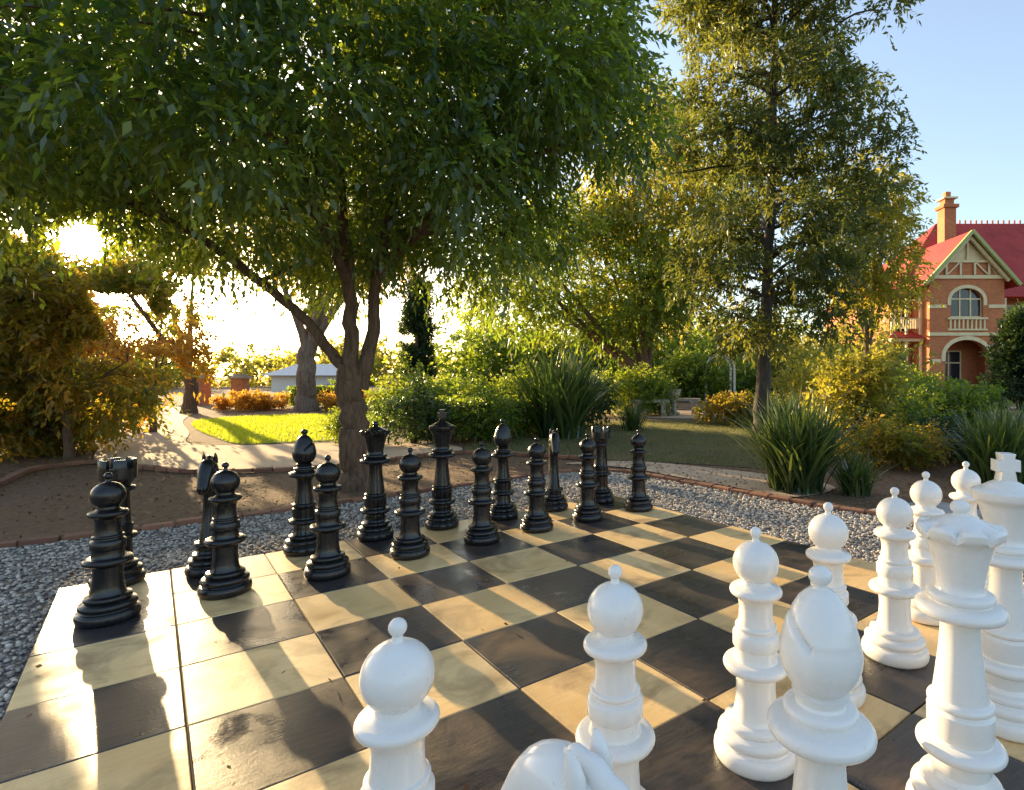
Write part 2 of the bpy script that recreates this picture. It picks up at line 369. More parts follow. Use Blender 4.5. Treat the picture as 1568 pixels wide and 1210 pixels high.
at=me.attributes.new('tint','FLOAT','POINT'); at.data.foreach_set('value',np.repeat(rng.uniform(0,1,N),len(IV)).astype(np.float32)); me.materials.append(M['pebble']); me.update(calc_edges=True)
me.polygons.foreach_set('use_smooth',[True]*nt)
obj('gravel_stones',me)

def edging(name,pts,z=-.05,gap=.01):
    s=spline([(x,y,0) for x,y in pts],24); mb=MB(); L=.22
    d=[0]
    for i in range(1,len(s)): d.append(d[-1]+(s[i]-s[i-1]).length)
    q=0
    while q+L<d[-1]:
        def at(u):
            k=int(np.searchsorted(d,u)); k=max(1,min(k,len(s)-1)); f=(u-d[k-1])/max(d[k]-d[k-1],1e-6); return s[k-1].lerp(s[k],f)
        a,b=at(q),at(q+L); c=(a+b)/2; ang=math.atan2(b.y-a.y,b.x-a.x)+random.gauss(0,.04)
        M4=Matrix.Translation((c.x,c.y,z+random.gauss(0,.005)))@Matrix.Rotation(ang,4,'Z')@Matrix.Rotation(random.gauss(0,.05),4,'X')
        h=.05; vs=[]
        for (zx,ins) in ((0,0),(h-.008,0),(h,.008)):
            for (sx,sy) in ((-1,-1),(1,-1),(1,1),(-1,1)): vs.append(M4@Vector((sx*(L/2-ins-gap/2),sy*(.05-ins),zx)))
        mb.add(vs,[(0,1,5,4),(1,2,6,5),(2,3,7,6),(3,0,4,7),(4,5,9,8),(5,6,10,9),(6,7,11,10),(7,4,8,11),(8,9,10,11)],0,random.random())
        q+=L+gap
    obj(name,mb.mesh(name,[M['edge']],None,True))
edging('brick_edging',[(x,y) for x,y in gpts[0:12]])
edging('brick_edging',[(-6.4,5.6),(-6.85,6.54),(-7.4,7.5),(-7.1,8.1),(-6.24,7.68),(-5.1,7.3),(-4.3,7.4),(-3.7,7.7),(-2.9,8.45),(-2.1,9.15),(-1.2,8.9),(0,8.4)])

# ------------------------------------------------------------ chess board
mb=MB(); c=[G(0,0),G(8,0),G(8,8),G(0,8)]
mb.add([(*p,-.05) for p in c]+[(*p,-.012) for p in c],[(4,7,6,5),(0,4,5,1),(1,5,6,2),(2,6,7,3),(3,7,4,0)],2)
for i in range(8):
    for j in range(8):
        mi=0 if (i+j)%2==0 else 1; tt=random.random(); dz=random.gauss(0,.0012)
        def ring(ins,z):
            return [(*G(i+ins,j+ins),z),(*G(i+1-ins,j+ins),z),(*G(i+1-ins,j+1-ins),z),(*G(i+ins,j+1-ins),z)]
        vs=ring(.006,-.03)+ring(.006,-.004+dz)+ring(.012,0+dz)
        mb.add(vs,[(0,4,5,1),(1,5,6,2),(2,6,7,3),(3,7,4,0),(4,8,9,5),(5,9,10,6),(6,10,11,7),(7,11,8,4),(8,11,10,9)],mi,tt)
me=mb.mesh('chess_board',[M['tilel'],M['tiled'],M['joint']],None,True)
obj('chess_board',me)

# ------------------------------------------------------------ chess pieces
def arc(cr,cz,r,a0,a1,n=10,rz=None):
    rz=rz or r
    return [(max(0.0005,cr+r*math.cos(math.radians(a0+(a1-a0)*k/n))),cz+rz*math.sin(math.radians(a0+(a1-a0)*k/n))) for k in range(n+1)]
def tor(cr,cz,r,rz=None): return arc(cr,cz,r,-80,80,8,rz)
base=[(.001,0),(.118,0)]+arc(.118,.026,.012,-90,90,6,.026)+[(.112,.054),(.110,.058)]+tor(.106,.076,.012,.016)+[(.098,.094),(.094,.097)]+tor(.088,.110,.009,.012)+[(.074,.126),(.068,.14)]
pawn=base+[(.063,.17),(.060,.22),(.062,.262),(.070,.27)]+tor(.082,.290,.019,.017)+[(.068,.308),(.064,.316),(.064,.345),(.070,.350),(.071,.352),(.071,.388),(.068,.392),(.059,.397),(.058,.402)]+tor(.058,.410,.006,.007)+[(.056,.419),(.052,.44),(.051,.47),(.055,.495),(.064,.506)]+tor(.066,.522,.015,.014)+[(.054,.538),(.045,.545)]+arc(0,.610,.071,-52,80,18,.068)+[(.011,.680),(.010,.688)]+arc(0,.704,.018,-60,88,8)
rook=base+[(.070,.17),(.067,.22),(.068,.25)]+tor(.078,.272,.016,.015)+[(.068,.29),(.066,.30),(.072,.303),(.072,.34),(.066,.345),(.062,.36),(.056,.50),(.058,.53)]+tor(.070,.548,.015,.014)+[(.062,.565),(.062,.575),(.085,.605),(.090,.61),(.090,.665),(.086,.668),(.068,.668),(.066,.664),(.064,.635),(.001,.63)]
bishop=base+[(.066,.165),(.062,.19)]+tor(.080,.213,.018,.016)+[(.070,.232),(.068,.24),(.072,.243),(.072,.30),(.066,.305)]+tor(.068,.322,.009,.011)+[(.060,.336),(.050,.40),(.045,.46),(.046,.49),(.055,.507)]+tor(.078,.530,.020,.018)+[(.066,.549),(.060,.553)]+tor(.058,.566,.010,.010)+[(.046,.577),(.044,.583),(.052,.60)]+arc(0,.672,.075,-58,20,14,.082)+[(.069,.71),(.062,.733),(.052,.755),(.040,.775),(.026,.789),(.014,.795),(.012,.80)]+arc(0,.818,.022,-55,88,8,.019)
tall=base+[(.072,.15),(.068,.18)]+tor(.086,.205,.020,.018)+[(.074,.225),(.072,.233),(.077,.236),(.079,.24),(.079,.30),(.074,.305),(.070,.31)]+tor(.071,.322,.008,.01)+[(.066,.336),(.058,.40),(.050,.47),(.047,.52),(.050,.545),(.062,.555)]+tor(.086,.572,.022,.018)+[(.074,.592),(.070,.597)]+tor(.072,.609,.010,.011)+[(.060,.622),(.055,.63),(.056,.645),(.066,.70),(.079,.745)]
queen=tall+[(.090,.762),(.100,.768),(.106,.778),(.107,.792),(.100,.800),(.082,.802),(.06,.808),(.036,.820),(.018,.826),(.016,.829)]+arc(0,.845,.024,-50,88,8,.02)
king=tall+[(.088,.765),(.098,.771),(.103,.782),(.102,.80),(.095,.806),(.075,.812),(.05,.828),(.03,.838),(.022,.842),(.022,.850)]
def qfn(a,r,z):
    if z>.758 and r>.08:
        k=abs(math.sin(a*4)); z=z-.016*(1-k)**2*(1 if z>.775 else .3); r=r*(1-.07*(1-k)**2)
    return r,z
def bfn(a,r,z):
    if .64<z<.775 and r>.02:
        x=r*math.cos(a); d=(z-.715)-x*.9+.02
        if x>0.005: r*=1-.16*math.exp(-(d/.006)**2)
    return r,z
def densify(p,mx=.012):
    o=[p[0]]
    for q in p[1:]:
        l=math.dist(o[-1],q); n=max(1,int(l/mx)) if q[1]>.6 else 1; a=o[-1]
        for k in range(1,n+1): o.append((a[0]+(q[0]-a[0])*k/n,a[1]+(q[1]-a[1])*k/n))
    return o
def piece_mesh(kind,mat):
    mb=MB()
    if kind=='pawn': mb.lathe(pawn)
    if kind=='rook':
        mb.lathe(rook)
        for k in range(6):
            a0=2*math.pi*(k/6)-.34; a1=a0+.68; vs=[];n=6
            for z in (.660,.712,.718):
                ins=.004 if z>.715 else 0
                for q in range(n+1):
                    a=a0+ins*8+(a1-a0-ins*16)*q/n
                    vs.append((( .0905-ins)*math.cos(a),(.0905-ins)*math.sin(a),z)); vs.append(((.0665+ins)*math.cos(a),(.0665+ins)*math.sin(a),z))
            fs=[]; w=2*(n+1)
            for lv in (0,1):
                for q in range(n):
                    b=lv*w+2*q; fs+= [(b,b+2,b+2+w,b+w),(b+3,b+1,b+1+w,b+3+w)]
                b=lv*w; fs+=[(b+1,b,b+w,b+1+w)]; b=lv*w+2*n; fs+=[(b,b+1,b+1+w,b+w)]
            for q in range(n): b=2*w+2*q; fs.append((b,b+2,b+3,b+1))
            mb.add(vs,fs)
    if kind=='bishop': mb.lathe(densify(bishop,.004),seg=72,fn=bfn)
    if kind=='queen': mb.lathe(densify(queen,.008),seg=80,fn=qfn)
    if kind=='king':
        mb.lathe(densify(king,.01),seg=72)
        def plate(poly,y0=-.014,y1=.014):
            n=len(poly); vs=[(x,y0,z) for x,z in poly]+[(x,y1,z) for x,z in poly]
            ins=[(x*.88,y0-.004,.895+(z-.895)*.9) for x,z in poly]+[(x*.88,y1+.004,.895+(z-.895)*.9) for x,z in poly]
            fs=[]
            for k in range(n):
                k2=(k+1)%n; fs+=[(k,k2,n+k2,n+k),(2*n+k,2*n+k2,k2,k),(n+k,n+k2,3*n+k2,3*n+k)]
            fs.append(tuple(range(3*n-1,2*n-1,-1))); fs.append(tuple(range(3*n,4*n)))
            mb.add(vs+ins,fs)
        plate([(-.026,.838),(.026,.838),(.020,.872),(.036,.870),(.036,.910),(.018,.906),(.022,.932),(-.022,.932),(-.018,.906),(-.036,.910),(-.036,.870),(-.020,.872)],-.024,.024)
    if kind=='knight':
        mb.lathe(base+[(.072,.15),(.070,.165)]+tor(.074,.180,.012,.012)+[(.066,.194),(.04,.2),(.001,.202)])
        body=[(.0,.17,.082,.062),(-.004,.23,.074,.052),(-.018,.30,.070,.047),(-.030,.37,.072,.045),(-.034,.44,.075,.043),(-.026,.51,.075,.044),(-.008,.575,.072,.046),(.018,.625,.062,.047),(.048,.650,.052,.045),(.080,.642,.052,.043),(.108,.615,.048,.040),(.132,.582,.042,.035),(.152,.550,.038,.032),(.167,.524,.033,.029),(.176,.510,.020,.018)]
        S=[Vector((x,z,a)) for x,z,a,b in body]; S2=spline(S,3); Bs=spline([Vector((b,0,0)) for *_,b in body],3)
        mb.loft([(p.x,p.y,p.z,q.x) for p,q in zip(S2,Bs)],24)
        mane=[(-.060,.23,.018,.010),(-.086,.30,.026,.015),(-.104,.37,.030,.017),(-.114,.44,.032,.019),(-.110,.51,.032,.020),(-.092,.585,.030,.020),(-.058,.645,.028,.019),(-.012,.684,.024,.017),(.030,.700,.016,.012),(.052,.692,.006,.006)]
        S2=spline([Vector((x,z,a)) for x,z,a,b in mane],5); Bs=spline([Vector((b,0,0)) for *_,b in mane],5)
        mb.loft([(p.x+.0,p.y,p.z*(1+.13*math.sin(i*1.6)),q.x) for i,(p,q) in enumerate(zip(S2,Bs))],14)
        for sy in (-1,1):
            mb.loft([(.004,.665,.016,.012),(.008,.69,.018,.012),(.014,.712,.013,.009),(.019,.728,.004,.003)],12,yo=sy*.030)
            mb.loft([(.045,.578,.012,.010),(.060,.573,.034,.020),(.075,.565,.030,.018),(.092,.555,.008,.008)],14,yo=sy*.026)
            mb.loft([(.072,.638,.003,.003),(.080,.635,.009,.007),(.090,.629,.009,.007),(.098,.623,.003,.003)],10,yo=sy*.041)
        mb.loft([(.124,.506,.010,.012),(.104,.525,.020,.020),(.078,.545,.026,.026),(.045,.560,.024,.022)],14)
    return mb.mesh(kind,[mat],38)
meshes={(c,k):piece_mesh(k,M[m]) for c,m in (('black','blk'),('white','wht')) for k in ('pawn','rook','knight','bishop','queen','king')}
def put(c,k,x,y,face=None):
    rz=random.uniform(0,6.28) if face is None else face
    return obj(f'{c}_chess_{k}',meshes[(c,k)],None,(x,y,0.001),rz)
fA=math.atan2(.787,-.616)
for x,y in [(-2.40,2.80),(-2.041,3.14),(-1.603,3.42),(-1.225,3.79),(-.807,4.11),(-.439,4.42),(-.044,4.745),(.411,5.09)]: put('black','pawn',x,y)
put('black','rook',-2.757,3.28,.3); put('black','knight',-2.348,3.47,fA+math.pi-.3); put('black','bishop',-1.975,3.87,.4); put('black','queen',-1.615,4.2)
put('black','king',-1.20,4.5,.3); put('black','bishop',-.765,4.8,2.); put('black','knight',-.353,5.1,fA+math.pi-.5); put('black','rook',.075,5.4,.1)
for x,y in [(-.95,.70),(-.385,1.115),(.056,1.43),(.515,1.79),(.89,2.14),(1.296,2.43),(1.666,2.83),(2.09,3.17)]: put('white','pawn',x,y)
put('white','rook',-.42,.30,0); k_=put('white','knight',.0,.79,fA+.25); k_.scale=(1,1,.94); put('white','bishop',.434,1.08,2.6); put('white','queen',.993,1.53)
put('white','king',1.43,1.96,-.25); put('white','bishop',1.95,2.10,1.); put('white','knight',2.28,2.42,fA); put('white','rook',2.68,2.75,0)

# ------------------------------------------------------------ trees
mb=MB(); sk=[]
limb(mb,[(-2.66,6.34,-.1),(-2.68,6.34,.4),(-2.70,6.34,.9),(-2.70,6.33,1.3)],.150,.14,sk,14,6,.35)
limb(mb,[(-2.72,6.34,1.1),(-2.70,6.31,1.7),(-2.70,6.25,2.4),(-2.85,6.2,4.0),(-3.1,6.2,6.6)],.10,.035,sk)
limb(mb,[(-2.62,6.36,1.05),(-2.50,6.42,1.7),(-2.46,6.47,2.4),(-2.15,6.6,4),(-1.5,6.8,6)],.095,.03,sk)
limb(mb,[(-2.72,6.34,1.2),(-2.95,6.30,1.5),(-3.2,6.24,1.85),(-3.87,6.15,2.42),(-4.5,6.0,2.85),(-5.5,5.9,3.3),(-6.6,5.7,3.8)],.07,.03,sk)
limb(mb,[(-2.47,6.45,2.3),(-1.9,6.3,2.9),(-1.0,6.1,3.4),(0,5.8,3.7)],.06,.02,sk)
limb(mb,[(-2.7,6.27,2.2),(-2.8,5.5,3.1),(-2.7,4.6,3.9),(-2.5,3.8,4.3)],.06,.02,sk)
limb(mb,[(-2.8,6.2,3.4),(-3.6,5.6,4.3),(-4.6,5.0,4.8)],.05,.02,sk)
limb(mb,[(-2.5,6.47,2.4),(-2.6,7.3,3.3),(-2.8,8.4,4.1)],.05,.02,sk)
def low(p):
    X=p[0]; return 2.45+max(0,-4.4-X)*.10+max(0,5.6-p[1])*.25-.6*max(0,min(1,(X+1.6)/1.2))
Pm=shell_pts((-3.3,6.2,4.7),(4.0,3.3,2.9),350,.35,low=low)
Pm=Pm[off_sun(Pm,.22)]
C=with_r(Pm,.34,.64,.7)
V,T=foliage(C,48,12,.088,.020,.38,droop=.5,shell=.3)
twigs(mb,C,sk,2,.035)
make_tree('shade_tree',mb,V,T,'leafmain')

mb=MB(); sk=[]
limb(mb,[(3.9,13,-.1),(3.95,13,2),(4.1,13.05,5),(4.15,13,8.5),(4.2,13,12.3)],.2,.04,sk,12,8,.3)
pts=[]
for k in range(200):
    z=rng.uniform(2.1,12.8); w=np.interp(z,[2.1,4,6,9,11,12.8],[1.5,2.1,2.4,2.1,1.6,.5]); a=rng.uniform(0,6.28); r=w*rng.uniform(.15,1)**.6*(1+.2*math.sin(3*a+z*1.7))
    pts.append((4.05+r*math.cos(a),13+r*math.sin(a),z-.1*r))
pts=np.array(pts); C=with_r(pts,.32,.62,.55)
V,T=foliage(C,42,12,.13,.024,.38,droop=.3,shell=.3,up=.2,spread=.6)
twigs(mb,C,sk,2,.05); make_tree('pine_tree',mb,V,T,'leafpine','barkp')

def round_tree(name,base_,fork,cen,rad,ncl,nsp,k,ll,lw,slen,leaf,r0,clr,limbs=5,barkm='bark',inner=.5,flat=.75,droop=.3,low=None,twig=2):
    mb=MB(); sk=[]; b=Vector(base_); f=Vector(fork)
    limb(mb,[b-Vector((0,0,.15)),b.lerp(f,.5)+Vector(rng.normal(size=3)*.04*r0*5),f],r0,r0*.8,sk,10,6,.3)
    for q in range(limbs):
        a=6.28*q/limbs+rng.uniform(-.4,.4); e=Vector(cen)+Vector((rad[0]*.6*math.cos(a),rad[1]*.6*math.sin(a),rad[2]*rng.uniform(-.3,.5)))
        limb(mb,[f-Vector((0,0,r0)),f.lerp(e,.4)+Vector((0,0,-.1*(e-f).length*.3)),e],r0*.6,r0*.12,sk,7,4)
    Pp=shell_pts(cen,rad,ncl,inner,low=low); C=with_r(Pp,clr[0],clr[1],flat)
    V,T=foliage(C,nsp,k,ll,lw,slen,droop=droop,shell=.3,spread=.5); twigs(mb,C[off_sun(C[:,:3],.5,.02)],sk,twig,r0*.3,4)
    return make_tree(name,mb,V,T,leaf,barkm)
round_tree('golden_lit_tree',(2.4,24,0),(2.4,24,3),(2.6,24,8.3),(3.6,3,5.0),80,26,9,.30,.05,.9,'leafgoldlit',.25,(.7,1.1))  # green tree; its gold is sunlight put into the leaf colour
round_tree('golden_lit_tree',(10.2,21,0),(10.2,21,2.5),(10.1,21,6.2),(1.5,1.5,3.3),48,26,9,.24,.042,.7,'leafgoldlit',.18,(.45,.75))
round_tree('forked_tree',(2.15,22.5,0),(2.1,22.5,1.3),(-.3,23,5.2),(5.3,3,2.7),95,28,9,.26,.045,.8,'leafbush',.32,(.7,1.1),6,'bark')
round_tree('eucalyptus_tree',(-10.4,20.5,0),(-10.3,20.5,2.4),(-9.6,20.5,6.2),(3.2,2.5,2.2),50,24,9,.26,.04,.8,'leafshrub',.36,(.5,.9),5,'bark2')
round_tree('eucalyptus_tree',(-13.6,19,0),(-13.6,19,1.5),(-15.2,19.5,4.6),(2.4,2,2.2),40,24,9,.26,.04,.8,'leafgoldlit',.22,(.5,.9),4,'bark')
round_tree('autumn_shrub_tree',(-8.05,8.7,0),(-8.1,8.7,.9),(-8.7,8.9,1.7),(2.0,1.5,1.6),165,44,10,.10,.024,.35,'leafshrub',.07,(.3,.5),6,'bark',.35,.8,twig=3)
round_tree('autumn_shrub_tree',(-9.8,12.6,0),(-9.8,12.6,1.0),(-10.6,13,1.9),(1.5,1.3,1.5),60,36,9,.13,.03,.4,'leaforange',.07,(.3,.5),5,'bark',.4)
round_tree('autumn_shrub_tree',(-14.5,15,0),(-14.5,15,1.0),(-15.2,15,2.4),(2.6,1.5,2.4),60,30,9,.17,.035,.5,'leaforange',.08,(.5,.8),5,'bark',.4)
mb=MB(); sk=[]; limb(mb,[(-5.6,18,-.1),(-5.6,18,1.5),(-5.6,18,3.6)],.12,.03,sk)
pts=[]
for k in range(70):
    z=rng.uniform(.2,4.1); a=rng.uniform(0,6.28); r=.38*math.sin(math.pi*min(1,(z+.6)/5.0))**.5*rng.uniform(.5,1)
    pts.append((-5.6+r*math.cos(a),18+r*math.sin(a),z))
V,T=foliage(with_r(np.array(pts),.2,.3,1.4),40,7,.12,.025,.22,droop=-.4,up=1.); make_tree('cypress_tree',mb,V,T,'leafdark')
mb=MB(); sk=[]; limb(mb,[(15.9,21,-.1),(15.9,21,1.5),(15.9,21,3.4)],.15,.04,sk)
pts=[]
for k in range(80):
    z=rng.uniform(.2,3.3); a=rng.uniform(0,6.28); r=1.2*(1-z/4.3)*rng.uniform(.5,1)
    pts.append((15.9+r*math.cos(a),21+r*math.sin(a),z))
V,T=foliage(with_r(np.array(pts),.3,.45,1.2),40,8,.16,.03,.3,droop=0,up=.6); make_tree('conifer_tree',mb,V,T,'leafdark')

# ------------------------------------------------------------ bushes
def bush(name,x,y,w,h,leaf,ll=.09,n=24,dens=.8,d=None,k=8):
    d=d or w; P=shell_pts((x,y,h*.48),(w*.85,d*.85,h*.5),n,.5,low=lambda p:.02)
    C=with_r(P,.28*min(w,h),.42*min(w,h),.9)
    V,T=foliage(C,int(46*dens),k,ll,ll*.28,.28*min(w,h)+.08,droop=.1,shell=.3,up=.3,spread=.7)
    kp=(V[:,:,2].min(1)>-.05); V=V[kp]; T=T[kp]
    mb=MB()
    for q in range(7):
        a=rng.uniform(0,6.28); mb.tube(spline([(x+.05*math.cos(a),y+.05*math.sin(a),-.08),(x+w*.25*math.cos(a),y+d*.25*math.sin(a),h*.4),(x+w*.6*math.cos(a),y+d*.6*math.sin(a),h*.8)],3),list(np.linspace(.022,.006,7)),5)
    return make_tree(name,mb,V,T,leaf)
bush('box_bush',-4.6,10.6,.42,.42,'leafbush',.05,20)
bush('garden_bush',-3.35,10.6,.7,1.0,'leafdark',.07,30)
bush('garden_bush',-2.3,11.2,.9,.9,'leafbush',.08,34)
bush('garden_bush',-1.5,12.6,1.1,1.15,'leafbush',.09,36)
bush('garden_bush',-4.2,14,1.2,1.3,'leafbush',.1,34)
bush('garden_bush',-.6,14.5,1.3,1.0,'leafdark',.1,34)
bush('garden_bush',1.1,18.2,1.5,1.2,'leafbush',.12,34)
bush('round_bush',5.0,28,1.5,2.2,'leafbush',.16,34)
bush('round_bush',7.6,30,1.6,1.7,'leafbush',.16,30)
bush('round_bush',-11.3,23,.9,1.1,'leafbush',.12,26)
bush('low_bush',-12.6,21,1.5,.5,'leaforange',.1,26)
bush('low_bush',-9.2,21.5,1.5,.5,'leaforange',.1,26)
bush('flower_bush',3.6,14.6,.9,.6,'leafshrub',.08,24)
bush('flower_bush',5.3,15.5,1.2,.6,'leafgoldlit',.09,26)
bush('garden_bush',6.4,13.2,1.0,1.1,'leafgoldlit',.09,30)
bush('garden_bush',4.35,9.2,.7,1.65,'leafgoldlit',.085,40)
bush('garden_bush',5.2,9.9,.8,.9,'leafbush',.08,32)
bush('low_bush',4.3,7.9,.8,.45,'leafshrub',.06,26)
bush('low_bush',5.6,8.4,.8,.5,'leafdark',.06,26)
bush('garden_bush',9.5,15,1.3,.8,'leafbush',.12,30)
bush('garden_bush',7.5,19,1.8,1.5,'leafgoldlit',.14,34)
bush('garden_bush',-9.3,9.9,1.2,1.5,'leafshrub',.09,36)
bush('low_bush',13,25,2.2,.9,'leafshrub',.15,30)
bush('low_bush',18,31,2.4,.9,'leafbush',.2,30)
bush('low_bush',9.8,19,1.6,1.4,'leafbush',.12,30)

def strap(name,x,y,n,h,spr,w,mat='strap',bx=.2,lean=1.):
    az=rng.uniform(0,6.28,n); el=rng.uniform(.05,1,n)**.8*spr; L=h*rng.uniform(.65,1.15,n); r=rng.uniform(0,bx,n); ba=rng.uniform(0,6.28,n)
    b=np.stack([x+r*np.cos(ba),y+r*np.sin(ba),np.full(n,-.06)],-1)
    K=6; pts=[]
    for k in range(K+1):
        t=k/K; th=el*(.35+1.0*t*lean)
        if k==0: p=b
        else: p=pts[-1]+np.stack([np.sin(th)*np.cos(az),np.sin(th)*np.sin(az),np.cos(th)],-1)*(L/K)[:,None]
        pts.append(p)
    sd=np.stack([-np.sin(az),np.cos(az),np.zeros(n)],-1); ra=rng.uniform(-.8,.8,n)[:,None]
    sd=nrm(sd+np.stack([np.cos(az),np.sin(az),np.zeros(n)],-1)*ra)
    Vs=[]
    for k in range(K):
        w0=w*math.sin(math.pi*min(.98,.25+.75*k/K))**.7+.0008; w1=w*math.sin(math.pi*min(.995,.25+.75*(k+1)/K))**.7+.0004
        Vs.append(np.stack([pts[k]-sd*w0,pts[k]+sd*w0,pts[k+1]+sd*w1,pts[k+1]-sd*w1],1))
    V=np.concatenate(Vs); T=np.tile(rng.uniform(0,1,n),K)
    return obj(name,fast_quads(name,V,T,M[mat]))
strap('agapanthus_plant',2.23,6.2,560,1.08,.95,.013,bx=.28)
strap('agapanthus_plant',2.78,6.0,160,.5,1.1,.012,bx=.15)
strap('agapanthus_plant',4.75,6.6,420,.9,.95,.013,bx=.3)
strap('agapanthus_plant',5.6,7.2,300,.9,.9,.013,bx=.3)
strap('agapanthus_plant',3.55,8.8,160,.7,.9,.012,bx=.2)
strap('yucca_plant',-.65,11.6,520,1.75,1.15,.026,'strap',.45,.7)
strap('iris_plant',.9,13,140,.7,.8,.012,bx=.25)
strap('iris_plant',4.4,11.4,140,.7,.9,.012,bx=.25)

def scatter_leaves(name,poly_fn,n,box,size,mat,z=-.05,blade=False,h=.05):
    P=np.column_stack([rng.uniform(box[0],box[1],n),rng.uniform(box[2],box[3],n)]); P=P[poly_fn(P)]; n=len(P)
    b=np.column_stack([P,np.full(n,z)])
    if blade:
        a=rng.uniform(0,6.28,n); hh=h*rng.uniform(.5,1.4,n); ln=rng.uniform(.1,.7,n)*hh
        sd=np.stack([np.cos(a),np.sin(a),np.zeros(n)],-1)*size; tip=b+np.stack([-np.sin(a)*ln,np.cos(a)*ln,hh],-1)
        V=np.stack([b-sd,b+sd,tip+sd*.2,tip-sd*.2],1)
    else:
        d=nrm(rng.normal(size=(n,3))*np.array([1,1,.22])); w=nrm(np.cross(d,np.array([0,0,1.])+rng.normal(size=(n,3))*.3))
        l=size*rng.uniform(.6,1.4,(n,1)); b[:,2]+=.008+rng.uniform(0,.012,n)
        V=np.stack([b-d*l*.5,b+w*l*.28,b+d*l*.5,b-w*l*.28],1)
        V[...,2]=np.maximum(V[...,2],z+.003)
    obj(name,fast_quads(name,V,rng.uniform(0,1,n),M[mat]))
notg=lambda P: ~inpoly(P,gravel)&~inpoly(P,path)
scatter_leaves('leaf_litter',lambda P:notg(P)&(P[:,1]<9.5),18000,(-9,8,3.4,10),.035,'litter')
scatter_leaves('leaf_litter',lambda P:inpoly(P,gravel)&~inpoly(P,board_poly),600,(-5,5,2,7.4),.03,'litter',-.02)
scatter_leaves('leaf_litter',lambda P:inpoly(P,board_poly),90,(-3,3,1,6),.025,'litter',.002)
scatter_leaves('grass_blades',lambda P:inpoly(P,lawn),50000,(-11.5,-4,10,19),.006,'grassg',-.052,True,.05)
scatter_leaves('grass_blades',lambda P:inpoly(P,lawn2),60000,(-2.5,6,7.4,16),.004,'grass',-.052,True,.03)
scatter_leaves('grass_blades',lambda P:~inpoly(P,path3)&(P[:,1]>13),40000,(5,30,9,38),.012,'grass',-.06,True,.07)

def belt(name,segs,n,leaf,ll,cl=(1.2,2.0)):
    pts=[]
    for k in range(n):
        s=segs[rng.integers(len(segs))]; x=rng.uniform(s[0],s[1]); y=rng.uniform(s[2],s[3]); zt=s[4]*(.75+.25*math.sin(x*.5+s[2])+.1*math.sin(x*1.7)); z=rng.uniform(.3,zt)
        pts.append((x,y,z))
    C=with_r(np.array(pts),*cl,.9); V,T=foliage(C,30,8,ll,ll*.22,1.2,droop=.2,spread=.6)
    e=empty(name); obj('foliage',fast_quads('foliage',V,T,M[leaf]),e)
belt('distant_trees',[(-11,10,32,38,5.5),(-8,12,34,40,4.5)],150,'leafbush',.4)
belt('distant_trees',[(8,18,34,50,5),(10,17,30,38,3.5)],100,'leafgoldlit',.4)
belt('distant_trees',[(-70,-25,60,80,4),(-50,-8,70,90,5),(-75,-45,40,60,7),(10,90,75,90,9)],170,'leafgoldlit',.8,(2,3.5))

# ------------------------------------------------------------ house
H=empty('brick_house',(-.5,0,0))
def part(name,mb,mats,sm=None): return obj(name,mb.mesh(name,[M[m] for m in mats],sm),H)
def arch_wall(mb,x0,x1,y0,y1,z0,z1,cx,w,zs,zp,mi=0):
    r=w/2
    mb.box(x0,cx-r,y0,y1,z0,z1,mi); mb.box(cx+r,x1,y0,y1,z0,z1,mi)
    if zs>z0: mb.box(cx-r,cx+r,y0,y1,z0,zs,mi)
    n=14; ar=[(cx-r*math.cos(math.pi*k/n),zp+r*.75*math.sin(math.pi*k/n)) for k in range(n+1)]
    for k in range(n):
        (xa,za),(xb,zb)=ar[k],ar[k+1]
        vs=[(xa,y0,za),(xb,y0,zb),(xb,y0,z1),(xa,y0,z1),(xa,y1,za),(xb,y1,zb),(xb,y1,z1),(xa,y1,z1)]
        mb.add(vs,[(0,1,2,3),(7,6,5,4),(0,4,5,1),(3,2,6,7)],mi)
def arch_trim(mb,cx,r,zs,zp,y0,y1,tw,mi=0):
    n=14
    for k in range(n):
        a0=math.pi*k/n;a1=math.pi*(k+1)/n; q=[]
        for a in (a0,a1):
            for rr in (r+.003,r+tw): q.append((cx-rr*math.cos(a),zp+(rr*.75 if rr<r+.01 else (r*.75+tw))*math.sin(a)))
        vs=[(x,y0,z) for x,z in q]+[(x,y1,z) for x,z in q]
        mb.add(vs,[(0,2,3,1),(4,5,7,6),(1,3,7,5),(0,4,6,2)],mi)
    mb.box(cx-r-tw,cx-r-.003,y0,y1,zp-.35,zp-.003,mi); mb.box(cx+r+.003,cx+r+tw,y0,y1,zp-.35,zp-.003,mi)
def window(mb_f,mb_g,cx,w,z0,z1,y,n=2):
    mb_g.box(cx-w/2,cx+w/2,y+.06,y+.09,z0,z1)
    for k in range(n+1):
        x=cx-w/2+w*k/n; mb_f.box(x-.05,x+.05,y,y+.05,z0,z1)
    for z in (z0+.05,z0+(z1-z0)*.62,z1-.05): mb_f.box(cx-w/2+.051,cx+w/2-.051,y+.005,y+.045,z-.05,z+.05)
W=MB(); F=MB(); Gm=MB(); T_=MB()
bx0,bx1=24.3,29.6; Y=40.; cx=26.95
arch_wall(W,bx0,bx1,Y,Y+.4,-.1,4.2,cx,3.1,.6,2.6)
arch_wall(W,bx0,bx1,Y,Y+.4,4.2,8.1,cx,2.3,5.35,6.55)
W.box(bx0,bx0+.4,Y+.4,Y+3,-.1,8.1); W.box(bx1-.4,bx1,Y+.4,Y+3,-.1,8.1)
W.box(bx0+.4,bx1-.4,Y+2.2,Y+2.4,-.1,4.2)
window(F,Gm,cx,2.3,5.35,7.5,Y+.2,3)
window(F,Gm,cx,1.8,.7,3.1,Y+2.08,2)
